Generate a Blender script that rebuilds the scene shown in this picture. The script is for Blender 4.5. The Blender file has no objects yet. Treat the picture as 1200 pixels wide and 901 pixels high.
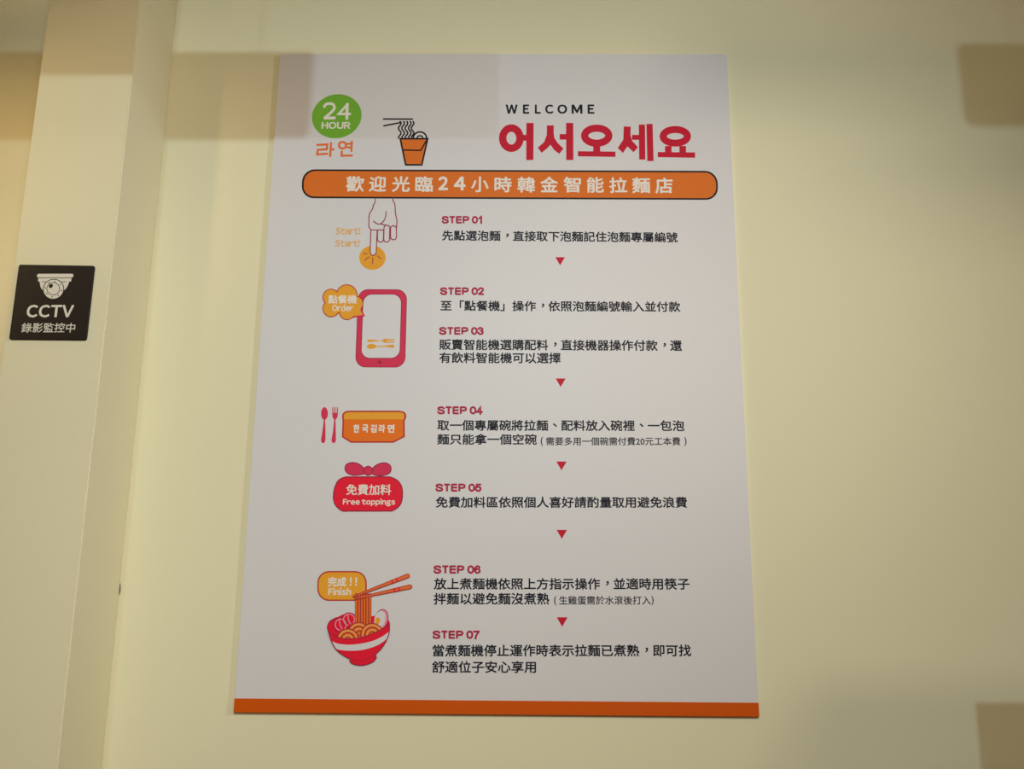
import bpy, math, random
from mathutils import Vector

random.seed(4)
SC = bpy.context.scene
COL = SC.collection

# ------------------------------------------------------------------ camera
F_PX, IMG_W, IMG_H = 1262.0, 1200.0, 901.0
POSTER_Z = 1.961                                   # height of the poster's centre
CAM = Vector((0.0391, -1.527, POSTER_Z - 0.4412))
YAW, PITCH, ROLL = -0.01337, 0.25715, 0.00784
fwd = Vector((math.sin(YAW) * math.cos(PITCH), math.cos(YAW) * math.cos(PITCH), math.sin(PITCH)))
rgt = Vector((math.cos(YAW), -math.sin(YAW), 0))
upv = rgt.cross(fwd)
R2 = rgt * math.cos(ROLL) + upv * math.sin(ROLL)
U2 = -rgt * math.sin(ROLL) + upv * math.cos(ROLL)
cam_data = bpy.data.cameras.new('camera')
cam_data.sensor_width = 36
cam_data.lens = 36 * F_PX / IMG_W
cam_data.clip_start = 0.02
cam = bpy.data.objects.new('camera', cam_data)
COL.objects.link(cam)
from mathutils import Matrix
cam.matrix_world = Matrix(((R2.x, U2.x, -fwd.x, CAM.x), (R2.y, U2.y, -fwd.y, CAM.y),
                           (R2.z, U2.z, -fwd.z, CAM.z), (0, 0, 0, 1)))
SC.camera = cam

# ------------------------------------------------------------------ world, lights, exposure
world = bpy.data.worlds.new('world')
SC.world = world
world.use_nodes = True
world.node_tree.nodes['Background'].inputs[0].default_value = (0.6, 0.6, 0.55, 1)
world.node_tree.nodes['Background'].inputs[1].default_value = 0.1
SC.view_settings.view_transform = 'Standard'
SC.view_settings.look = 'None'
SC.view_settings.gamma = 1
SC.view_settings.exposure = 0.0
SC.view_settings.use_curve_mapping = False

LAMP_Y, LAMP_Z = -3.3, 2.93
SPOT_L = Vector((-0.70, LAMP_Y, LAMP_Z))
SPOT_R = Vector((-0.02, LAMP_Y, LAMP_Z))


def spot(name, loc, aim, power, col, angle, blend, radius):
    l = bpy.data.lights.new(name, 'SPOT')
    l.energy, l.color, l.spot_size, l.spot_blend, l.shadow_soft_size = power, col, math.radians(angle), blend, radius
    o = bpy.data.objects.new(name, l)
    o.location = loc
    o.rotation_euler = (Vector(aim) - Vector(loc)).to_track_quat('-Z', 'Y').to_euler()
    COL.objects.link(o)
    return o


def area(name, loc, aim, power, col, sx, sy):
    l = bpy.data.lights.new(name, 'AREA')
    l.shape, l.size, l.size_y, l.energy, l.color = 'RECTANGLE', sx, sy, power, col
    o = bpy.data.objects.new(name, l)
    o.location = loc
    o.rotation_euler = (Vector(aim) - Vector(loc)).to_track_quat('-Z', 'Y').to_euler()
    COL.objects.link(o)
    return o


LIGHTS = [
    # name, position, aim, cone, blend, radius, power (r, g, b)
    ('key_left', SPOT_L, (-0.20, 0, 1.86), 44, 1.0, 0.010, (20, 26.3, 28)),
    ('key_right', SPOT_R, (0.10, 0, 1.84), 44, 1.0, 0.018, (60, 79, 84.5)),
    ('warm_back', Vector((1.0, -3.4, 2.90)), (0.0, 0, 1.90), 42, 1.0, 0.22, (80, 65, 45)),
    ('warm_left', Vector((-1.7, -2.0, 2.60)), (-0.85, 0, 2.32), 26, 1.0, 0.12, (58, 41, 21)),
    ('warm_side', Vector((2.4, -1.5, 2.50)), (-0.60, 0, 1.95), 34, 1.0, 0.15, (94, 92, 84)),
    ('warm_recess', Vector((-1.6, -0.30, 2.60)), (-0.80, 0, 2.10), 50, 1.0, 0.03, (7, 4.4, 1.2)),
    ('room_fill', Vector((0.3, -2.4, 2.96)), (0.3, -2.4, 0), 0, 0, 0.7, (29, 23.2, 16)),
]
for _n, _p, _a, _ang, _bl, _r, _e in LIGHTS:
    _pw = max(_e)
    if _pw <= 0:
        continue
    _c = tuple(v / _pw for v in _e)
    if _ang:
        spot(_n, _p, _a, _pw, _c, _ang, _bl, _r)
    else:
        area(_n, _p, _a, _pw, _c, _r, _r)

# ------------------------------------------------------------------ helpers


def lin(c):
    c = c / 255.0
    return c / 12.92 if c <= 0.04045 else ((c + 0.055) / 1.055) ** 2.4


def material(name, rgb, rough=0.6, spec=0.3, bump=0.0, bscale=200.0, vary=0.0, vscale=3.0, metal=0.0):
    m = bpy.data.materials.new(name)
    m.use_nodes = True
    nt = m.node_tree
    b = nt.nodes['Principled BSDF']
    b.inputs['Base Color'].default_value = (*rgb, 1)
    b.inputs['Roughness'].default_value = rough
    b.inputs['Specular IOR Level'].default_value = spec
    b.inputs['Metallic'].default_value = metal
    tc = nt.nodes.new('ShaderNodeTexCoord')
    if bump:
        n = nt.nodes.new('ShaderNodeTexNoise')
        n.inputs['Scale'].default_value = bscale
        n.inputs['Detail'].default_value = 3
        bp = nt.nodes.new('ShaderNodeBump')
        bp.inputs['Strength'].default_value = bump
        bp.inputs['Distance'].default_value = 0.0015
        nt.links.new(tc.outputs['Object'], n.inputs['Vector'])
        nt.links.new(n.outputs['Fac'], bp.inputs['Height'])
        nt.links.new(bp.outputs['Normal'], b.inputs['Normal'])
    if vary:
        n2 = nt.nodes.new('ShaderNodeTexNoise')
        n2.inputs['Scale'].default_value = vscale
        n2.inputs['Detail'].default_value = 4
        mx = nt.nodes.new('ShaderNodeMix')
        mx.data_type = 'RGBA'
        mx.inputs['A'].default_value = (*[v * (1 - vary) for v in rgb], 1)
        mx.inputs['B'].default_value = (*[min(1, v * (1 + vary)) for v in rgb], 1)
        nt.links.new(tc.outputs['Object'], n2.inputs['Vector'])
        nt.links.new(n2.outputs['Fac'], mx.inputs['Factor'])
        nt.links.new(mx.outputs['Result'], b.inputs['Base Color'])
    return m


WHITE_ALB = 0.75


def ink(name, seen, white=(196, 192, 184)):
    """print colour: what is seen next to the seen paper white, as reflectance"""
    return material(name, [min(0.9, lin(s) / lin(w) * WHITE_ALB) for s, w in zip(seen, white)], rough=0.45, spec=0.12)


def link(name, mesh, parent=None, mats=(), **props):
    o = bpy.data.objects.new(name, mesh)
    COL.objects.link(o)
    for m in mats:
        mesh.materials.append(m)
    if parent is not None:
        o.parent = parent
        # vertices are given in world coordinates: bring them to the parent's frame
        off = Vector(parent.location) if parent.parent is None else Vector(parent.location) + Vector(parent.parent.location)
        if parent.type != 'EMPTY':
            off = Vector(parent['origin']) if 'origin' in parent else off
        mesh.transform(Matrix.Translation(-off))
    for k, v in props.items():
        o[k] = v
    return o


def box_mesh(name, lo, hi, bevel=0.0, seg=2):
    import bmesh
    bm = bmesh.new()
    bmesh.ops.create_cube(bm, size=1)
    for v in bm.verts:
        v.co = Vector([(lo[i] + hi[i]) / 2 + v.co[i] * (hi[i] - lo[i]) for i in range(3)])
    if bevel:
        bmesh.ops.bevel(bm, geom=bm.edges[:], offset=bevel, segments=seg, affect='EDGES')
    me = bpy.data.meshes.new(name)
    bm.to_mesh(me)
    bm.free()
    return me


def cyl_mesh(name, a, b, r, n=20, r2=None):
    a, b = Vector(a), Vector(b)
    r2 = r if r2 is None else r2
    d = (b - a).normalized()
    q = d.to_track_quat('Z', 'Y')
    ring = [q @ Vector((math.cos(2 * math.pi * i / n), math.sin(2 * math.pi * i / n), 0)) for i in range(n)]
    vs = [a + v * r for v in ring] + [b + v * r2 for v in ring]
    fs = [(i, (i + 1) % n, n + (i + 1) % n, n + i) for i in range(n)] + [tuple(range(n))[::-1], tuple(range(n, 2 * n))]
    me = bpy.data.meshes.new(name)
    me.from_pydata(vs, [], fs)
    return me


def empty(name, loc, label, cat, group=None):
    o = bpy.data.objects.new(name, None)
    COL.objects.link(o)
    o.location = loc
    o['label'] = label
    o['category'] = cat
    if group:
        o['group'] = group
    return o


def at(px, py, y=0.0):
    """point where the photograph's pixel meets the vertical plane at depth y"""
    d = fwd + R2 * ((px - IMG_W / 2) / F_PX) - U2 * ((py - IMG_H / 2) / F_PX)
    return CAM + d * ((y - CAM.y) / d.y)


# vanishing point of the verticals, in pixels
_z = Vector((0, 0, 1))
VP = (IMG_W / 2 + F_PX * _z.dot(R2) / _z.dot(fwd), IMG_H / 2 - F_PX * _z.dot(U2) / _z.dot(fwd))


def upw(p, h):
    dx, dy = VP[0] - p[0], VP[1] - p[1]
    L = math.hypot(dx, dy)
    return (p[0] + dx / L * h, p[1] + dy / L * h)


class Print:
    """flat print: shapes measured on the photograph, laid on the vertical plane y=plane"""

    def __init__(self, plane, frame=(0, 0, 1)):
        self.plane, self.fr = plane, frame
        self.v, self.f, self.mi, self.mats = [], [], [], []
        self.k = 0

    def px(self, p):
        ox, oy, s = self.fr
        return (ox + p[0] * s, oy + p[1] * s)

    def m(self, mat):
        if mat not in self.mats:
            self.mats.append(mat)
        return self.mats.index(mat)

    def raw(self, pts, faces, mat, layer, rise=None):
        b = len(self.v)
        for i, p in enumerate(pts):
            y = self.plane - (layer + (rise[i] if rise else 0)) * 0.00006
            self.v.append(at(p[0], p[1], y))
        for fc in faces:
            self.f.append([b + i for i in fc])
            self.mi.append(self.m(mat))

    def poly(self, pts, mat, layer=1):
        pts = [self.px(p) for p in pts]
        # keep the face turned to the room
        a = sum(pts[i][0] * pts[(i + 1) % len(pts)][1] - pts[(i + 1) % len(pts)][0] * pts[i][1] for i in range(len(pts)))
        if a > 0:
            pts = pts[::-1]
        self.raw(pts, [list(range(len(pts)))], mat, layer)

    def ellipse(self, c, rx, ry, mat, layer=1, rot=0, n=40, a0=0, a1=360):
        self.poly(ell(c, rx, ry, rot, n, a0, a1), mat, layer)

    def stroke(self, pts, w, mat, layer=1, closed=False, cap=True):
        """one ribbon of constant width with mitred joints and round ends"""
        P = [pts[0]]
        for q in pts[1:]:
            if math.hypot(q[0] - P[-1][0], q[1] - P[-1][1]) > 1e-4:
                P.append(q)
        if closed and math.hypot(P[0][0] - P[-1][0], P[0][1] - P[-1][1]) < 1e-4:
            P.pop()
        n = len(P)
        h = w / 2

        def unit(i, j):
            dx, dy = P[j][0] - P[i][0], P[j][1] - P[i][1]
            L = math.hypot(dx, dy)
            return dx / L, dy / L
        L_, R_ = [], []
        for i in range(n):
            a = unit(i - 1, i) if (i > 0 or closed) else None
            c = unit(i, (i + 1) % n) if (i < n - 1 or closed) else None
            a, c = a or c, c or a
            mx, my = -(a[1] + c[1]), a[0] + c[0]
            m = math.hypot(mx, my)
            if m < 0.3:
                mx, my, m = -a[1], a[0], 1.0
            mx, my = mx / m, my / m
            k = h / max(0.45, mx * -a[1] + my * a[0])
            L_.append((P[i][0] + mx * k, P[i][1] + my * k))
            R_.append((P[i][0] - mx * k, P[i][1] - my * k))
        verts = [self.px(p) for p in L_ + R_]
        faces = [[i, n + i, n + (i + 1) % n, (i + 1) % n] for i in range(n if closed else n - 1)]
        if cap and not closed:
            for i, d, A, Bq in ((0, unit(1, 0), n, 0), (n - 1, unit(n - 2, n - 1), n - 1, 2 * n - 1)):
                base = math.atan2(d[1], d[0])
                arc = [(P[i][0] + h * math.cos(base + t * math.pi / 10), P[i][1] + h * math.sin(base + t * math.pi / 10)) for t in (4, 2, 0, -2, -4)]
                if i == 0:                            # from the left vertex round to the right one
                    arc = arc[::-1]
                    fan = [0] + [len(verts) + q for q in range(5)] + [n]
                else:
                    fan = [n - 1] + [len(verts) + q for q in range(5)] + [2 * n - 1]
                verts += [self.px(p) for p in arc]
                faces.append(fan)
        # faces turned to the room
        out = []
        for f in faces:
            ar = sum(verts[f[j]][0] * verts[f[(j + 1) % len(f)]][1] - verts[f[(j + 1) % len(f)]][0] * verts[f[j]][1] for j in range(len(f)))
            out.append(f[::-1] if ar > 0 else f)
        # a crossing of the ribbon with itself stays layered, never coincident
        rise = None if closed else [0.3 * (i % n) / n for i in range(2 * n)] + [0.0 if i < 5 else 0.3 for i in range(len(verts) - 2 * n)]
        self.raw(verts, out, mat, layer, rise)

    def text(self, s, x0, x1, yb, h, mat, layer=1, yb1=None, bold=0.0, offset=0.0):
        """x0..x1 left and right ink edge on the baseline row, yb / yb1 ink bottom at left / right,
        h ink height in pixels (None: keep the glyphs' own proportion); bold in em"""
        bold = max(bold, offset)
        vs, fs = glyphs(s)
        xa, xb = min(v[0] for v in vs), max(v[0] for v in vs)
        ya, yt = min(v[1] for v in vs), max(v[1] for v in vs)
        sx = (x1 - x0) / (xb - xa)
        if h is None:
            h = (yt - ya) * sx
        yb1 = yb if yb1 is None else yb1
        offs = [(0, 0)]
        if bold:
            offs += [(math.cos(a) * bold, math.sin(a) * bold) for a in [i * math.pi / 4 for i in range(8)]]
        sc = (xb - xa - 2 * bold) / (xb - xa) if bold else 1
        for n, (dx, dy) in enumerate(offs):
            pts = []
            for (x, y) in vs:
                u = ((x - (xa + xb) / 2) * sc + dx) / (xb - xa) + 0.5
                t = ((y - (ya + yt) / 2) * (1 - 2 * bold / (yt - ya)) + dy) / (yt - ya) + 0.5
                base = (x0 + u * (x1 - x0), yb + u * (yb1 - yb))
                pts.append(upw(base, t * h))
            self.raw(pts, fs, mat, layer + n * 0.07)

    def build(self, name, parent, **props):
        me = bpy.data.meshes.new(name)
        me.from_pydata(self.v, [], self.f)
        o = link(name, me, parent, self.mats, **props)
        me.polygons.foreach_set('material_index', self.mi)
        me.update()
        return o


def ell(c, rx, ry, rot=0, n=40, a0=0, a1=360):
    r = math.radians(rot)
    full = a1 - a0 >= 360
    out = []
    for i in range(n if full else n + 1):
        a = math.radians(a0 + (a1 - a0) * i / n)
        x, y = rx * math.cos(a), ry * math.sin(a)
        out.append((c[0] + x * math.cos(r) - y * math.sin(r), c[1] + x * math.sin(r) + y * math.cos(r)))
    return out


def rquad(q, r, n=8):
    """quadrilateral TL TR BR BL with rounded corners"""
    out = []
    for i in range(4):
        p, a, b = Vector(q[i]), Vector(q[i - 1]), Vector(q[(i + 1) % 4])
        da, db = (a - p).normalized(), (b - p).normalized()
        c = p + (da + db) * r
        s, e = p + da * r, p + db * r
        for k in range(n + 1):
            t = k / n * math.pi / 2
            v = c - db * r * math.cos(t) - da * r * math.sin(t)
            out.append((v.x, v.y))
    return out


def smooth(pts, n=6, closed=False):
    """Catmull-Rom through the points"""
    out = []
    N = len(pts)
    for i in range(N if closed else N - 1):
        g = lambda j: pts[j % N] if closed else pts[max(0, min(N - 1, j))]
        p0, p1, p2, p3 = g(i - 1), g(i), g(i + 1), g(i + 2)
        for k in range(n):
            t = k / n
            out.append(tuple(0.5 * (2 * p1[d] + (p2[d] - p0[d]) * t + (2 * p0[d] - 5 * p1[d] + 4 * p2[d] - p3[d]) * t * t
                                    + (3 * p1[d] - p0[d] - 3 * p2[d] + p3[d]) * t ** 3) for d in (0, 1)))
    if not closed:
        out.append(pts[-1])
    return out


_cache = {}


def _mesh_of(s, offset=0.0):
    c = bpy.data.curves.new('tmp', 'FONT')
    c.body, c.resolution_u, c.offset = s, 3, offset
    o = bpy.data.objects.new('tmp', c)
    COL.objects.link(o)
    dg = bpy.context.evaluated_depsgraph_get()
    e = o.evaluated_get(dg)
    me = e.to_mesh()
    vs = [(v.co.x, v.co.y) for v in me.vertices]
    fs = []
    for p in me.polygons:
        ix = list(p.vertices)
        a = sum(vs[ix[i]][0] * vs[ix[(i + 1) % len(ix)]][1] - vs[ix[(i + 1) % len(ix)]][0] * vs[ix[i]][1] for i in range(len(ix)))
        fs.append(ix if a > 0 else ix[::-1])
    e.to_mesh_clear()
    bpy.data.objects.remove(o)
    bpy.data.curves.remove(c)
    return vs, fs


def adv():
    if 'adv' not in _cache:
        a, b = _mesh_of('一'), _mesh_of('一一')
        _cache['adv'] = max(v[0] for v in b[0]) - max(v[0] for v in a[0])
    return _cache['adv']


def latin(s):
    # wide Latin forms of the sans face, closed up to normal spacing
    vs, fs, x = [], [], 0.0
    for ch in s:
        if ch == ' ':
            x += 0.24
            continue
        v, f = _mesh_of(chr(ord(ch) + 0xFEE0))
        xa, xb = min(p[0] for p in v), max(p[0] for p in v)
        g = 0.20 if ch == '!' and s == '!!' else 0.035 if ch in 'trTV' else 0.06
        b = len(vs)
        vs += [(p[0] - xa + x + g, p[1]) for p in v]
        fs += [[b + i for i in q] for q in f]
        x += xb - xa + 2 * g
    return vs, fs


def glyphs(s, offset=0.0):
    if all(33 <= ord(ch) < 127 or ch == ' ' for ch in s) and s not in '()' and (s, offset) not in _cache:
        _cache[(s, offset)] = latin(s)
    key = (s, offset)
    if key in _cache:
        return _cache[key]
    vs, fs = _mesh_of(s, offset)
    if any(ch in '，、' for ch in s) and len(s) > 1:
        A = adv()
        for i, ch in enumerate(s):
            if ch in '，、':                       # set in the middle of the em square
                dx, dy = (0.33, 0.36) if ch == '，' else (0.33, 0.33)
                vs = [(x + dx * A, y + dy * A) if i * A <= x < (i + 1) * A and x < i * A + 0.5 * A and y < 0.35 * A else (x, y)
                      for (x, y) in vs]
    _cache[key] = (vs, fs)
    return _cache[key]


# ------------------------------------------------------------------ materials
M_WALL = material('cream_wall_paint', (0.85, 0.815, 0.615), rough=0.75, spec=0.2, bump=0.10, bscale=160, vary=0.012, vscale=2.5)
M_CEIL = material('white_ceiling_paint', (0.74, 0.72, 0.64), rough=0.9, bump=0.05)
M_FLOOR = material('grey_floor_tile', (0.30, 0.27, 0.23), rough=0.5, vary=0.1, vscale=6)
M_PAPER = material('poster_white_print', (0.745, 0.738, 0.82), rough=0.38, spec=0.3)
M_EDGE = material('foam_board_edge', (0.78, 0.76, 0.72), rough=0.7)
M_METAL = material('painted_metal', (0.55, 0.55, 0.53), rough=0.4, spec=0.5)
M_DARK = material('dark_lamp_metal', (0.06, 0.06, 0.06), rough=0.4)
M_BLOCKER = material('blocker_walnut', (0.20, 0.12, 0.07), rough=0.5, vary=0.2, vscale=9)

I_BLACK = ink('ink_dark_navy', (24, 25, 38))
I_LINE = ink('ink_black_outline', (30, 24, 26))
I_CRIM = ink('ink_crimson_title', (180, 20, 46))
I_BRICK = ink('ink_brick_red', (170, 40, 40))
I_STEP = ink('ink_crimson_step', (158, 36, 66))
I_RED = ink('ink_phone_red', (194, 44, 76))
I_DKRED = ink('ink_deep_red', (146, 32, 60))
I_ORANGE = ink('ink_orange_banner', (201, 101, 33))
I_GREEN = ink('ink_green_badge', (100, 148, 44), (186, 180, 172))
I_RAMEN = ink('ink_orange_logo', (200, 96, 48), (190, 184, 176))
I_START = ink('ink_pale_orange', (208, 158, 98))
I_GOLD = ink('ink_gold', (213, 146, 42))
I_BOWLO = ink('ink_soup_orange', (206, 98, 18), (186, 182, 175))
I_BOWLR = ink('ink_bowl_red', (192, 18, 42), (178, 174, 168))
I_PINK = ink('ink_pink', (212, 120, 140), (178, 174, 168))
I_STRIPE = ink('ink_orange_stripe', (166, 66, 4), (172, 168, 162))
I_WHITE = M_PAPER
I_BGWHITE = ink('ink_banner_lettering', (214, 204, 194))
I_SILVER = material('sign_white_print', (0.80, 0.77, 0.72), rough=0.4)
M_SIGN = material('sign_black_acrylic', (0.020, 0.014, 0.012), rough=0.38, spec=0.18)

# ------------------------------------------------------------------ the room
XL, XR, YB, ZC = -2.2, 2.6, -4.6, 3.0
T = 0.1


def struct(name, lo, hi, mat, bevel=0.0, **kw):
    return link(name, box_mesh(name, lo, hi, bevel), None, [mat], kind='structure', **kw)


struct('wall_back', (XL - T, 0, -T), (XR + T, T, ZC + T), M_WALL)
struct('wall_left', (XL - T, YB, 0), (XL, 0, ZC), M_WALL)
struct('wall_right', (XR, YB, 0), (XR + T, 0, ZC), M_WALL)
struct('wall_front', (XL - T, YB - T, -T), (XR + T, YB, ZC + T), M_WALL)
struct('floor', (XL - T, YB, -T), (XR + T, 0, 0), M_FLOOR)
struct('ceiling', (XL - T, YB, ZC), (XR + T, 0, ZC + T), M_CEIL)
# pilaster left of the poster: right side against the crease, left edge beyond the frame's corner
PIL_D = 0.146
crease = at(208, 0).x
pil_r = crease
pil_l = at(58, 0, -PIL_D).x
struct('trim_1', (pil_l, -PIL_D, 0), (pil_r, 0, ZC), M_WALL, 0.0015)
# short dark crack in the paint of the inner corner
ck = Print(-0.0004)
c0 = at(141.5, 690)
ckm = bpy.data.meshes.new('crack')
zz = [c0.z + d for d in (-0.008, -0.003, 0.003, 0.008)]
xx = [0.0004, 0.0016, 0.0012, 0.0003]
ckm.from_pydata([(pil_r + 0.0004, -0.0003 - 0.0002, z) for z in zz] + [(pil_r + 0.0006 + w, -0.0005, z) for z, w in zip(zz, xx)], [],
                [(0, 4, 5, 1), (1, 5, 6, 2), (2, 6, 7, 3)])
wall_back = bpy.data.objects['wall_back']
link('crack', ckm, wall_back, [material('dark_crack', (0.16, 0.11, 0.07), rough=0.9)])

# ------------------------------------------------------------------ poster
PW, PT = 0.71, 0.0055
PH = PW * 1.4142
POSTER = empty('poster', (0, -PT, POSTER_Z - PH / 2),
               'large white instruction poster with orange bottom stripe mounted on the cream wall', 'poster')


def board_mesh():
    r, n = 0.004, 5
    x, z0, z1 = PW / 2, POSTER_Z - PH / 2, POSTER_Z + PH / 2
    out = []
    for cx, cz, a0 in ((x - r, z1 - r, 0), (-x + r, z1 - r, 90), (-x + r, z0 + r, 180), (x - r, z0 + r, 270)):
        for k in range(n + 1):
            a = math.radians(a0 + 90 * k / n)
            out.append((cx + r * math.cos(a), cz + r * math.sin(a)))
    N = len(out)
    vs = [(p[0], -PT, p[1]) for p in out] + [(p[0], 0, p[1]) for p in out]
    fs = [tuple(range(N))[::-1], tuple(range(N, 2 * N))] + [(i, (i + 1) % N, N + (i + 1) % N, N + i) for i in range(N)]
    me = bpy.data.meshes.new('board')
    me.from_pydata(vs, [], fs)
    return me


bd = link('board', board_mesh(), POSTER, [M_PAPER, M_EDGE])
for p in bd.data.polygons:
    p.material_index = 0 if p.index == 0 else 1
FR = -PT


def PR(ox=0, oy=0, s=1.0):
    return Print(FR, (ox, oy, s))


# orange stripe wraps the lower edge
zs0 = POSTER_Z - PH / 2
zs1 = at(580, 820.8, FR).z
sm = box_mesh('bottom_stripe', (-PW / 2 - 0.0006, FR - 0.0006, zs0 - 0.0006), (PW / 2 + 0.0006, -0.0005, zs1), 0.0005, 1)
link('bottom_stripe', sm, POSTER, [I_STRIPE], label='orange stripe along the bottom edge')


def lettering(s, *a, mat=I_BLACK, parent=POSTER, name='lettering', layer=2, **k):
    p = PR()
    p.text(s, *a, mat, layer, **k)
    return p.build(name, parent)


# --- badge 24 HOUR
p = PR()
p.ellipse((394.6, 136.2), 29.3, 25.6, I_GREEN, 1, rot=-14, n=64)
badge = p.build('round_badge', POSTER, label='green oval badge')
badge['origin'] = tuple(POSTER.location)
p = PR()
# rounded numerals 24
z = 0.10539
p.fr = (350, 100, z)
two = smooth([(285, 238), (300, 214), (335, 203), (378, 210), (398, 240), (385, 275), (345, 315), (290, 362)], 5)
p.stroke(two, 30, I_BGWHITE, 2)
p.stroke([(290, 364), (398, 362)], 32, I_BGWHITE, 2.2)
p.stroke([(545, 210), (445, 318), (570, 318)], 28, I_BGWHITE, 2)
p.stroke([(540, 210), (536, 368)], 32, I_BGWHITE, 2.2)
p.build('lettering', badge)
lettering('HOUR', 376.6, 410.4, 151.0, 8.2, mat=I_BGWHITE, parent=badge, offset=0.034)
# --- orange hangul beneath
p = PR(350, 100, z)
for st in ([(207, 662), (318, 657), (313, 710), (212, 718), (204, 768), (318, 760)], [(360, 640), (350, 786)], [(356, 712), (388, 712)],
           ell((487, 666), 40, 36, 0, 24) + [(527, 666)], [(545, 650), (588, 648)], [(543, 690), (585, 690)], [(592, 626), (586, 730)],
           [(480, 735), (478, 782), (592, 780)]):
    p.stroke(st, 24, I_RAMEN, 1)
p.build('lettering', POSTER, label='orange hangul lettering under the badge')

# --- takeout noodle box with chopsticks
p = PR(340, 70, 0.21667)
p.ellipse((702, 422), 40, 36, I_LINE, 1)
p.ellipse((702, 422), 31, 27, I_WHITE, 2)
p.ellipse((702, 424), 19, 17, I_LINE, 3)
p.ellipse((702, 424), 11, 9, I_WHITE, 4)
for i, x in enumerate((593, 611, 629, 647, 662)):
    wv = [(x + 7 * math.sin(k * 0.9 + 0.4), 334 + k * 7.5) for k in range(13)]
    p.stroke(smooth(wv, 3), 8, I_LINE, 3)
p.stroke([(505, 320), (662, 321)], 8, I_LINE, 4)
p.stroke([(507, 357), (600, 339)], 8, I_LINE, 4)
boxp = [(596, 427), (744, 427), (712, 568), (625, 568)]
p.poly(boxp, I_ORANGE, 5)
p.stroke(boxp, 9, I_LINE, 6, closed=True)
p.stroke([(608, 488), (706, 490), (738, 436)], 8, I_LINE, 6)
p.build('noodle_box_picture', POSTER, label='printed orange noodle box with chopsticks')

# --- heading
WEL = [('W', 93, 151), ('E', 177, 208), ('L', 235, 264), ('C', 285, 325), ('O', 344, 392), ('M', 413, 466), ('E', 491, 524)]
p = PR()
for ch, a, b in WEL:
    p.text(ch, 570 + a * .24167, 570 + b * .24167, 100 + 137.5 * .24167, 10.8, I_BLACK, 2, offset=0.035)
p.build('lettering', POSTER)
p = PR(570, 100, 0.24167)


def ring(c, rx, ry, w, mat, layer):
    p.stroke(ell(c, rx - w / 2, ry - w / 2, 0, 40), w, mat, layer, closed=True, cap=True)


def bar(x0, y0, x1, y1, mat=I_CRIM, layer=2.0):
    p.poly([(x0, y0), (x1, y0), (x1, y1), (x0, y1)], mat, layer)


ring((121, 256), 60, 67, 36, I_CRIM, 1)
bar(165, 240, 200, 268, layer=1.9); p.poly([(194, 182), (229, 182), (228, 362), (193, 362)], I_CRIM, 2.5)
p.poly([(293, 194), (327, 194), (326, 232), (330, 256), (346, 280), (374, 306), (354, 332), (331, 316), (311, 288), (296, 304), (268, 327), (249, 302), (280, 275), (293, 240)], I_CRIM, 2)
bar(355, 236, 392, 263); p.poly([(386, 182), (421, 182), (422, 362), (387, 362)], I_CRIM, 2.5)
ring((535, 244), 76, 54, 35, I_CRIM, 1)
bar(518, 290, 552, 325); p.poly([(444, 319), (626, 321), (626, 347), (444, 344)], I_CRIM, 2.5)
p.poly([(666, 199), (700, 200), (699, 240), (706, 268), (735, 300), (714, 324), (684, 296), (662, 328), (637, 304), (664, 262)], I_CRIM, 2)
bar(706, 240, 745, 264); p.poly([(739, 190), (769, 190), (771, 360), (741, 360)], I_CRIM, 2.5); p.poly([(776, 187), (806, 187), (811, 367), (780, 367)], I_CRIM, 2.5)
ring((916, 247), 76, 50, 34, I_CRIM, 1)
bar(866, 294, 898, 328); bar(936, 294, 968, 328, layer=2.1); p.poly([(831, 323), (1012, 325), (1012, 351), (831, 348)], I_CRIM, 2.5)
p.build('lettering', POSTER, label='large crimson hangul heading')

# --- banner
p = PR()
outer = rquad([(354.6, 198.3), (840.6, 200.2), (841.8, 234.2), (353.0, 232.2)], 14.5)
inner = rquad([(356.8, 200.3), (838.6, 202.2), (839.7, 232.2), (355.2, 230.2)], 12.7)
p.poly(outer, I_LINE, 1)
p.poly(inner, I_ORANGE, 2)
banner = p.build('banner', POSTER, label='orange rounded banner with dark outline')
banner['origin'] = tuple(POSTER.location)
p = PR()
for ch, a, b, yb in (('歡', 405, 426.2, 224.7), ('迎', 432.1, 452.3, 224.6), ('光', 459.0, 480, 224.8), ('臨', 486.3, 507, 224.9), ('小', 551.9, 572.5, 225.2),
                     ('時', 579.3, 599.6, 225.4), ('韓', 606.2, 627, 225.6), ('金', 633.2, 654, 225.3), ('智', 660.6, 680.8, 225.6), ('能', 687.6, 707.8, 225.8),
                     ('拉', 714.2, 735.2, 226.1), ('麵', 740.8, 762.2, 226.3), ('店', 768, 788.8, 226.6)):
    p.text(ch, a, b, yb, 18.4, I_BGWHITE, 3, bold=0.022)
p.text('2', 513.4, 524.8, 222.9, 16.2, I_BGWHITE, 3, offset=0.034)
p.text('4', 531.8, 545.6, 223.1, 16.2, I_BGWHITE, 3, offset=0.034)
p.build('lettering', banner)

# --- STEP headings (drawn letter by letter)


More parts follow.
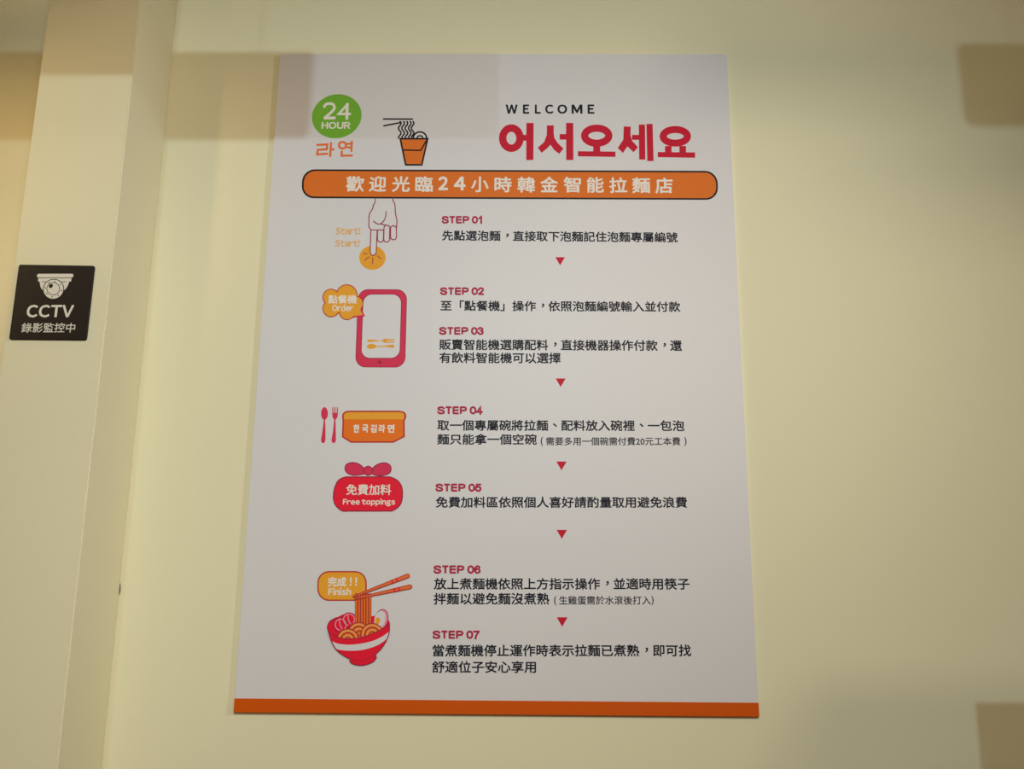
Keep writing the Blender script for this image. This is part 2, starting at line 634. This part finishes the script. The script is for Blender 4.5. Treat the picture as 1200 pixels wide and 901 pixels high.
def step_head(num, x0, x1, yt, yb):
    p = PR()
    W = x1 - x0
    h = yb - yt
    w = W * 0.044           # stroke width
    cells = [0.0, 0.17, 0.335, 0.498, 0.73, 0.872]
    cw = [0.155, 0.155, 0.145, 0.15, 0.125, 0.125]

    def L(i, pts):
        return [(x0 + (cells[i] + u * cw[i]) * W, yt + v * h) for u, v in pts]
    m = I_STEP
    S = [(0.9, .26), (.75, .12), (.5, .09), (.22, .13), (.1, .28), (.25, .42), (.55, .5), (.82, .6), (.92, .74), (.78, .88), (.5, .92), (.2, .87), (.08, .7)]
    p.stroke(smooth(L(0, S), 3), w, m, 2)
    p.stroke(L(1, [(0.08, .09), (.92, .09)]), w, m, 2, cap=False)
    p.stroke(L(1, [(.5, .0), (.5, 1)]), w, m, 2.4, cap=False)
    p.stroke(L(2, [(.15, 0), (.15, 1)]), w, m, 2, cap=False)
    for v in (.09, .49, .91):
        p.stroke(L(2, [(.15, v), (.95, v)]), w, m, 2.4 + v * .3, cap=False)
    p.stroke(L(3, [(.13, 0), (.13, 1)]), w, m, 2, cap=False)
    p.stroke(L(3, [(.13, .09)]) + smooth(L(3, [(.55, .09), (.82, .14), (.92, .31), (.82, .49), (.55, .54)]), 4) + L(3, [(.13, .54)]), w, m, 2.4, cap=False)
    D = {'0': smooth([(.5, .08), (.84, .22), (.93, .5), (.84, .78), (.5, .93), (.16, .78), (.07, .5), (.16, .22)], 3, True),
         '1': [(.2, .3), (.58, .08), (.58, 1)],
         '2': smooth([(.1, .3), (.25, .12), (.55, .08), (.85, .18), (.86, .38), (.6, .6), (.15, .9)], 3) + [(.15, .92), (.92, .92)],
         '3': smooth([(.1, .24), (.3, .1), (.6, .09), (.84, .22), (.82, .36), (.58, .47)], 3) + smooth([(.62, .5), (.84, .57), (.92, .72), (.78, .88), (.5, .93), (.22, .88), (.08, .72)], 3),
         '4': [(.68, 1), (.68, .06), (.08, .72), (.97, .72)],
         '5': [(.88, .09), (.28, .09), (.16, .48)] + smooth([(.16, .48), (.5, .38), (.85, .5), (.9, .7), (.72, .9), (.4, .93), (.08, .76)], 3),
         '6': smooth([(.86, .24), (.68, .1), (.4, .1), (.16, .3), (.1, .6), (.22, .86), (.52, .93), (.84, .82), (.88, .62), (.7, .46), (.4, .44), (.14, .62)], 3),
         '7': [(.08, .09), (.9, .09)] + smooth([(.9, .12), (.6, .45), (.42, .75), (.36, 1)], 3)}
    for i, ch in enumerate(num):
        q = D[ch]
        p.stroke(L(4 + i, q), w, m, 2, closed=(ch == '0'))
    return p.build('lettering', POSTER)


step_head('01', 518.0, 566.6, 253.4, 261.6)
step_head('02', 516.0, 566.9, 337.0, 345.3)
step_head('03', 514.9, 566.5, 383.5, 391.9)
step_head('04', 512.8, 565.2, 476.4, 485.1)
step_head('05', 510.7, 563.9, 566.9, 575.7)
step_head('06', 508.4, 563.0, 662.7, 671.8)
step_head('07', 507.3, 561.8, 739.1, 748.2)

B = 0.021
for s, x0, x1, yb, yb1, h in (
        ('先點選泡麵，直接取下泡麵記住泡麵專屬編號', 517.9, 794.3, 281.9, 284.2, 12.2),
        ('至「點餐機」操作，依照泡麵編號輸入並付款', 516.0, 797.5, 364.2, 365.6, 12.4),
        ('販賣智能機選購配料，直接機器操作付款，還', 514.6, 799.5, 410.0, 411.3, 12.8),
        ('有飲料智能機可以選擇', 514.6, 657.0, 425.4, 426.0, 12.8),
        ('取一個專屬碗將拉麵、配料放入碗裡、一包泡', 512.3, 802.2, 504.6, 505.2, 12.9),
        ('麵只能拿一個空碗', 512.1, 629.0, 521.0, 521.2, 12.9),
        ('免費加料區依照個人喜好請酌量取用避免浪費', 510.5, 805.5, 595.0, 595.2, 13.3),
        ('放上煮麵機依照上方指示操作，並適時用筷子', 508.3, 808.3, 690.9, 691.0, 13.8),
        ('拌麵以避免麵沒煮熟', 508.0, 643.8, 708.5, 708.5, 14.0),
        ('當煮麵機停止運作時表示拉麵已煮熟，即可找', 506.8, 810.3, 769.3, 769.2, 14.2),
        ('舒適位子安心享用', 506.0, 628.2, 788.6, 788.6, 14.2)):
    lettering(s, x0, x1, yb, h, yb1=yb1, bold=B)
for s, x0, x1, yb, h in (('(', 633.6, 636.4, 522.6, 11), ('需要多用一個碗需付費20元工本費', 640.0, 797.5, 521.9, 9.8), (')', 802.0, 804.8, 522.8, 11),
                         ('(', 649.3, 652.1, 709.4, 11.2), ('生雞蛋需於水滾後打入', 655.2, 762.7, 708.6, 10.4), (')', 763.4, 766.2, 709.2, 11.2)):
    lettering(s, x0, x1, yb, h, bold=0.013)

# --- crimson arrows between steps
for x, y, w, h in ((656.4, 301.3, 11.4, 9.6), (657.0, 443.4, 11.8, 10.0), (658.0, 540.7, 12.2, 10.4), (658.4, 620.8, 12.2, 10.6), (658.8, 723.2, 12.8, 11.2)):
    p = PR()
    p.poly([(x - w / 2, y), (x + w / 2, y), (x, y + h)], I_CRIM, 1)
    p.build('arrow', POSTER)

# --- pointing hand on a button
p = PR(370, 230, 0.1111)
p.ellipse((598, 648), 139, 127, I_GOLD, 1, n=48)
for a in ([(502, 603), (543, 606)], [(561, 639), (516, 676)], [(601, 648), (600, 713)], [(650, 627), (688, 658)]):
    p.stroke(a, 9, I_DKRED, 2)
btn = p.build('button_picture', POSTER, label='printed golden round button')
p = PR(370, 230, 0.1111)
index = [(582, 357), (574, 588)] + smooth([(574, 588), (583, 612), (605, 623), (628, 612), (638, 588)], 5) + [(648, 357)]
p.poly(index, I_WHITE, 4)
HS = (
    smooth([(628, 18), (628, 55), (608, 95), (600, 130), (568, 185), (560, 260), (562, 320), (585, 354)], 4),
    [(585, 355), (716, 355)], index,
    [(652, 362), (651, 455)] + smooth([(651, 455), (665, 478), (690, 482), (710, 470), (715, 450)], 4) + [(717, 358)],
    rquad([(721, 305), (782, 305), (778, 482), (717, 482)], 29, 5), rquad([(790, 310), (851, 310), (852, 457), (788, 457)], 29, 5),
    smooth([(815, 18), (815, 45), (835, 85), (841, 180), (856, 250), (853, 330)], 4),
    smooth([(742, 160), (738, 210), (720, 255), (685, 288), (650, 290), (610, 262)], 4), [(685, 290), (738, 304)])
for i, a in enumerate(HS):
    p.stroke(a, 10, I_DKRED, 5 + (i % 3) * .5, closed=i in (4, 5))
p.build('hand_picture', POSTER, label='printed outline of a pointing hand')
lettering('Start!', 393.1, 422.0, 274.6, 8.1, mat=I_START, offset=0.032)
lettering('Start!', 392.4, 421.3, 289.0, 8.1, mat=I_START, offset=0.032)

# --- phone with speech cloud
p = PR(370, 325, 0.12758)
p.poly(rquad([(388, 108), (840, 110), (822, 828), (362, 826)], 95, 10), I_DKRED, 1)
p.poly(rquad([(394, 114), (834, 116), (816, 822), (368, 820)], 90, 10), I_RED, 2)
p.poly(rquad([(434, 151), (792, 151), (775, 746), (413, 746)], 84, 10), I_DKRED, 3)
p.poly(rquad([(440, 158), (785, 158), (769, 739), (419, 739)], 78, 10), I_WHITE, 4)
p.ellipse((588, 779), 16, 16, I_DKRED, 4, n=20)
# fork and spoon on the screen
p.poly(smooth([(472, 582), (485, 571), (520, 572), (600, 580), (625, 566), (650, 564), (650, 600), (625, 598), (600, 584), (520, 592), (485, 593)], 4, True), I_GOLD, 5)
for y in (567, 577, 587, 597):
    p.stroke([(645, y), (722, y + 1)], 6, I_GOLD, 5.5)
p.ellipse((512, 634), 44, 23, I_GOLD, 5)
p.poly([(545, 630), (640, 626), (690, 618), (718, 620), (724, 632), (716, 645), (690, 645), (640, 637), (545, 638)], I_GOLD, 5.5)
ph = p.build('phone_picture', POSTER, label='printed crimson phone')
ph['origin'] = tuple(POSTER.location)
p = PR(370, 325, 0.12758)
lob = [((140, 182), 78, 78), ((285, 162), 99, 99), ((142, 286), 80, 80), ((288, 318), 74, 74), ((375, 240), 62, 70), ((215, 240), 90, 90), ((350, 290), 70, 68)]
for i, (c, rx, ry) in enumerate(lob):
    p.ellipse(c, rx, ry, I_BRICK, 6 + i * .1)
    p.ellipse(c, rx - 8, ry - 8, I_GOLD, 7.5 + i * .1)
p.poly([(325, 375), (418, 290), (455, 358), (400, 362), (360, 368)], I_RED, 6.9)
p.poly([(330, 358), (408, 300), (430, 345), (380, 350)], I_GOLD, 8.6)
cl = p.build('speech_cloud', POSTER, label='printed golden speech cloud')
cl['origin'] = tuple(POSTER.location)
lettering('點餐機', 384.4, 418.0, 355.8, 10.2, mat=I_BGWHITE, parent=cl, layer=9, bold=0.028, yb1=355.8)
lettering('Order', 389.0, 413.8, 364.5, 7.8, mat=I_BGWHITE, parent=cl, layer=9, offset=0.03)

# --- spoon, fork and noodle bowl pack
p = PR(365, 470, 0.15544)
p.ellipse((98, 93), 26, 48, I_RED, 1)
p.poly([(93, 136), (103, 136), (106, 200), (106, 290), (100, 312), (88, 317), (76, 312), (71, 295), (80, 240), (89, 180)], I_RED, 1.5)
p.poly([(157, 88), (199, 88), (197, 118), (182, 142), (183, 200), (185, 290), (180, 310), (167, 317), (154, 310), (150, 292), (162, 230), (171, 142), (158, 118)], I_RED, 1)
for x in (161, 178, 195):
    p.stroke([(x, 48), (x, 92)], 8, I_RED, 1.5)
p.build('cutlery_picture', POSTER, label='printed crimson spoon and fork')
p = PR(365, 470, 0.15544)
pk = [(236, 118), (240, 96), (255, 82), (280, 77), (665, 77), (694, 83), (708, 98), (709, 120), (697, 150), (699, 266), (618, 308), (298, 308), (235, 268), (240, 150)]
p.poly(pk, I_BOWLO, 1)
p.poly([(246, 137), (244, 108), (260, 88), (282, 83), (663, 83), (690, 89), (701, 108), (695, 137)], I_GOLD, 2)
p.stroke(pk, 11, I_BRICK, 3, closed=True)
pack = p.build('bowl_pack_picture', POSTER, label='printed orange noodle pack')
pack['origin'] = tuple(POSTER.location)
p = PR(365, 470, 0.15544)
for ch, a, b in (('한', 314, 361), ('국', 380, 428), ('김', 444, 490), ('라', 506, 555), ('면', 573, 625)):
    p.fr = (0, 0, 1)
    p.text(ch, 365 + a * .15544, 365 + b * .15544, 470 + 238 * .15544, 9.8, I_BGWHITE, 4, bold=0.04)
p.build('lettering', pack)

# --- free toppings pot
p = PR(365, 470, 0.15544)
for q in (rquad([(250, 470), (395, 470), (400, 560), (262, 560)], 8, 3),):
    pass
lobeL = smooth([(400, 520), (380, 490), (340, 467), (295, 464), (262, 480), (253, 510), (268, 540), (310, 558), (360, 556), (400, 545)], 4, True)
lobeR = smooth([(455, 520), (475, 492), (515, 470), (560, 466), (592, 484), (600, 512), (588, 542), (545, 560), (490, 560), (455, 545)], 4, True)
for a in (lobeL, lobeR):
    p.poly(a, I_RED, 1)
    p.stroke(a, 8, I_DKRED, 2, closed=True)
p.ellipse((427, 525), 37, 38, I_DKRED, 3)
p.ellipse((427, 525), 30, 31, I_RED, 4)
body = smooth([(180, 640), (205, 596), (250, 574), (300, 571), (550, 571), (605, 576), (655, 605), (682, 655), (684, 730), (665, 785), (615, 824), (560, 828), (290, 828), (232, 826), (185, 788), (167, 740), (168, 690)], 5, True)
p.poly(body, I_BOWLR, 5)
p.stroke(body, 9, I_DKRED, 6, closed=True)
pot = p.build('toppings_jar_picture', POSTER, label='printed crimson jar with a bow')
pot['origin'] = tuple(POSTER.location)
lettering('免費加料', 405.4, 458.2, 580.1, 12.8, mat=I_BGWHITE, parent=pot, layer=8, bold=0.018)
lettering('Free toppings', 401.6, 463.0, 593.2, 9.0, mat=I_BGWHITE, parent=pot, layer=8, offset=0.034)

# --- finish: bubble, chopsticks, bowl
p = PR(360, 660, 0.14428)
bub = rquad([(88, 68), (478, 68), (478, 300), (88, 300)], 90, 10)
p.poly(bub, I_GOLD, 1)
p.stroke(bub, 11, I_BRICK, 2, closed=True)
bb = p.build('speech_bubble', POSTER, label='printed golden speech bubble')
bb['origin'] = tuple(POSTER.location)
lettering('完成', 384.0, 405.6, 687.6, 11.6, mat=I_BGWHITE, parent=bb, layer=4, bold=0.03)
lettering('!!', 409.6, 418.2, 686.5, 10.0, mat=I_BGWHITE, parent=bb, layer=4, offset=0.03)
lettering('Finish', 384.4, 411.2, 697.4, 8.6, mat=I_BGWHITE, parent=bb, layer=4, offset=0.036)

p = PR(360, 660, 0.14428)
# bowl back and toppings
back = smooth([(168, 545), (165, 510), (188, 468), (240, 440), (300, 412), (360, 412), (400, 440), (520, 430), (600, 420), (650, 450), (668, 495), (600, 600), (420, 640), (250, 620)], 4, True)
p.poly(back, I_BOWLR, 1)
p.stroke(smooth([(168, 545), (165, 510), (188, 468), (240, 440)], 4), 8, I_DKRED, 1.5)
for c in ((340, 458), (272, 498)):
    p.ellipse(c, 62, 60, I_DKRED, 5)
    p.ellipse(c, 56, 54, I_BOWLR, 5.5)
    p.stroke(ell(c, 45, 46, 0, 20, 100, 400), 8, I_PINK, 6)
    p.stroke([(c[0] - 10, c[1] - 35), (c[0] - 4, c[1] + 5), (c[0] + 12, c[1] + 35)], 8, I_PINK, 6.5)
p.ellipse((603, 455), 56, 84, I_DKRED, 5, rot=12)
p.ellipse((603, 455), 49, 77, I_PINK, 5.5, rot=12)
p.ellipse((590, 455), 44, 70, I_WHITE, 6, rot=14)
p.ellipse((572, 466), 21, 28, I_GOLD, 6.5, rot=10)
# hanging noodles
p.poly([(388, 245), (522, 245), (522, 520), (388, 520)], I_DKRED, 8)
for i in range(6):
    x = 398 + i * 22.5
    p.poly([(x - 7, 250), (x + 7, 250), (x + 7, 515), (x - 7, 515)], I_BOWLO, 9)
    p.stroke([(x, 264), (x, 278)], 6, I_BGWHITE, 9.4)
# noodle mounds
for j, (c, r) in enumerate((((420, 568), 92), ((528, 580), 96), ((330, 620), 92))):
    L0 = 10 + j * 3
    for k, rr in enumerate((r, r - 7, r - 15, r - 23, r - 33, r - 41, r - 51, r - 59, r - 69, r - 76)):
        p.ellipse((c[0], c[1]), rr, rr, (I_DKRED, I_BOWLO, I_START, I_BOWLO)[k % 4] if k else I_DKRED, L0 + k * .25)
# bowl front
front = smooth([(170, 545), (215, 588), (300, 612), (360, 614), (440, 602), (530, 572), (610, 532), (668, 490)], 5) + \
    smooth([(668, 490), (664, 570), (636, 640), (600, 695), (558, 738), (560, 770), (525, 806), (450, 828), (380, 820), (348, 798), (348, 778), (300, 752), (240, 705), (200, 640), (180, 580), (170, 545)], 4)
p.poly(front, I_BOWLR, 20)
p.stroke(front, 8, I_DKRED, 21.5, closed=True)
p.poly(smooth([(200, 632), (250, 652), (330, 661), (420, 655), (530, 631), (610, 594), (664, 556)], 4) + smooth([(652, 610), (590, 655), (520, 685), (430, 706), (320, 709), (226, 690), (200, 632)], 4), I_WHITE, 21)
p.stroke(smooth([(352, 778), (430, 785), (500, 770), (556, 742)], 4), 5, I_DKRED, 21.5)
p.build('ramen_bowl_picture', POSTER, label='printed red noodle bowl')
p = PR(360, 660, 0.14428)
for a, b, L0 in (((385, 288), (835, 190), 24), ((372, 272), (815, 102), 26)):
    d = Vector((b[0] - a[0], b[1] - a[1])).normalized()
    nx = Vector((-d.y, d.x))
    for w0, w1, m, L1, e in ((9, 19, I_BRICK, 0, 0), (3, 13, I_RAMEN, 0.5, 4)):
        A, Bv = Vector(a) + d * e, Vector(b)
        p.poly([tuple(A + nx * w0), tuple(A - nx * w0), tuple(Bv - nx * w1), tuple(Bv + nx * w1)], m, L0 + L1)
        p.ellipse(b, w1, w1, m, L0 + L1 + .1, n=20)
    for t in (0.72, 0.80):
        c = Vector(a).lerp(Vector(b), t)
        p.stroke([tuple(c + nx * 12), tuple(c - nx * 12)], 13, I_BOWLR, L0 + 1)
p.build('chopsticks_picture', POSTER, label='printed orange chopsticks')

# ------------------------------------------------------------------ CCTV sign on the pilaster
SY = -PIL_D
ST = 0.003
q = [at(22, 309.8, SY - ST), at(110.9, 311.2, SY - ST), at(101.1, 398.2, SY - ST), at(10.3, 397.3, SY - ST)]
ctr = sum(q, Vector()) / 4
SIGN = empty('cctv_sign', (ctr.x, SY, min(v.z for v in q)), 'small square black surveillance notice on the pilaster left of the poster', 'sign')
pts = rquad([(v.x, v.z) for v in q], 0.0028, 5)
N = len(pts)
me = bpy.data.meshes.new('plate')
ins = [((x - ctr.x) * 0.985 + ctr.x, (zv - ctr.z) * 0.985 + ctr.z) for x, zv in pts]
me.from_pydata([(x, SY - ST, zv) for x, zv in ins] + [(x, SY - ST + 0.0006, zv) for x, zv in pts] + [(x, SY, zv) for x, zv in pts], [],
               [tuple(range(N))] + [(i, N + i, N + (i + 1) % N, (i + 1) % N) for i in range(N)] +
               [(N + i, 2 * N + i, 2 * N + (i + 1) % N, N + (i + 1) % N) for i in range(N)] + [tuple(range(2 * N, 3 * N))[::-1]])
link('plate', me, SIGN, [M_SIGN])
SF = SY - ST


def SP():
    return Print(SF, (0, 300, 0.12207))


p = SP()
p.poly(rquad([(357, 170), (705, 170), (703, 207), (354, 207)], 16, 5), I_SILVER, 1)
p.poly([(368, 213), (686, 213), (682, 244), (662, 246), (655, 275), (636, 310), (606, 336), (410, 330), (390, 300), (380, 248), (364, 240)], I_SILVER, 1)
p.stroke([(405, 247), (445, 247)], 6, M_SIGN, 2)
p.stroke([(595, 247), (635, 247)], 6, M_SIGN, 2)
p.ellipse((513, 318), 104, 98, M_SIGN, 3, rot=-25, n=40)
p.ellipse((513, 318), 96, 91, I_SILVER, 4, rot=-25, n=40)
for a in range(8):
    t = math.radians(a * 45 + 10)
    p.ellipse((513 + 78 * math.cos(t), 318 + 74 * math.sin(t)), 6, 6, M_SIGN, 5, n=10)
p.ellipse((511, 314), 64, 62, M_SIGN, 5)
p.ellipse((511, 314), 58, 56, I_SILVER, 6)
p.ellipse((488, 287), 22, 18, M_SIGN, 7, rot=-45)
p.build('camera_picture', SIGN, label='white printed dome camera')
p = Print(SF)
p.text('CCTV', 30.4, 85.4, 371.9, 14.9, I_SILVER, 2, offset=0.028)
p.build('lettering', SIGN)
p = Print(SF)
p.text('錄影監控中', 24.5, 87.4, 389.6, 11.4, I_SILVER, 2, bold=0.008)
p.build('lettering', SIGN)

# ------------------------------------------------------------------ unseen blockers added to shade the wall
OY = -1.0


def shade_pt(lamp, px, py, y=OY):
    """where the line from the lamp to the wall spot seen at the pixel crosses depth y"""
    w = at(px, py)
    t = (lamp.y - y) / lamp.y
    return lamp + (w - lamp) * t


def hang_blocker(x0, x1, z0, z1, label):  # unseen panel added above the frame to cast a band on the wall
    e = empty('unseen_board', ((x0 + x1) / 2, OY, z0), label, 'shade_board')
    link('panel', box_mesh('panel', (x0, OY - 0.012, z0), (x1, OY + 0.012, z1), 0.004), e, [M_BLOCKER])
    for x in (x0 + 0.06, x1 - 0.06):
        link('hanger', cyl_mesh('hanger', (x, OY, z1 - 0.002), (x, OY, ZC), 0.0007, 8), e, [M_DARK])
    return e


za = shade_pt(SPOT_L, 265, 163).z
zb = shade_pt(SPOT_L, 265, 62).z
xa = shade_pt(SPOT_L, 584, 110).x
hang_blocker(-1.75, xa, za, zb, 'added unseen dark wooden signboard hanging from the ceiling left of the poster')
zc = shade_pt(SPOT_R, 1160, 147).z
zd = shade_pt(SPOT_R, 1160, 52).z
xb = shade_pt(SPOT_R, 1128, 100).x
hang_blocker(xb, 1.75, zc, zd, 'added unseen dark wooden signboard hanging from the ceiling right of the poster')

# cupboard added unseen outside the frame to darken the lower right corner
CY = -0.60
c = shade_pt(SPOT_R, 1142, 822, CY)


def shade_cupboard(x0, w, h, label):
    e = empty('unseen_cupboard', (x0 + w / 2, CY - 0.2, 0), label, 'shade_cupboard')
    link('body', box_mesh('body', (x0, CY - 0.38, 0), (x0 + w, CY, h), 0.002, 1), e, [M_BLOCKER])
    half = (w - 0.03) / 2
    for i in (0, 1):
        xa_ = x0 + 0.01 + i * (half + 0.01)
        d = link('door', box_mesh('door', (xa_, CY - 0.40, 0.06), (xa_ + half, CY - 0.38, h - 0.06), 0.003), e, [M_BLOCKER])
        hx = xa_ + (half - 0.035 if i == 0 else 0.035)
        link('handle', box_mesh('handle', (hx - 0.006, CY - 0.425, 0.8), (hx + 0.006, CY - 0.399, 1.0), 0.003), d, [M_METAL])


shade_cupboard(c.x, 0.8, c.z, 'added unseen lower dark wooden two-door cupboard standing just right of the view')
shade_cupboard(1.42, 0.6, 1.91, 'added unseen taller dark wooden two-door cupboard standing far right of the view')  # added to keep the side lamp off the same corner

# lamp housings
for loc, lab in ((SPOT_L, 'small black ceiling spotlight on the left behind the viewer'), (SPOT_R, 'small black ceiling spotlight on the right behind the viewer')):
    e = empty('ceiling_spotlight', loc, lab, 'lamp')
    aim = (Vector((-0.2, 0, 1.95)) - loc).normalized()
    bk = loc - aim * 0.015
    link('housing', cyl_mesh('housing', bk - aim * 0.05, bk, 0.03, 24), e, [M_DARK])
    link('mount', cyl_mesh('mount', (bk - aim * 0.03), (bk.x - aim.x * .03, bk.y - aim.y * .03, ZC), 0.008, 12), e, [M_DARK])
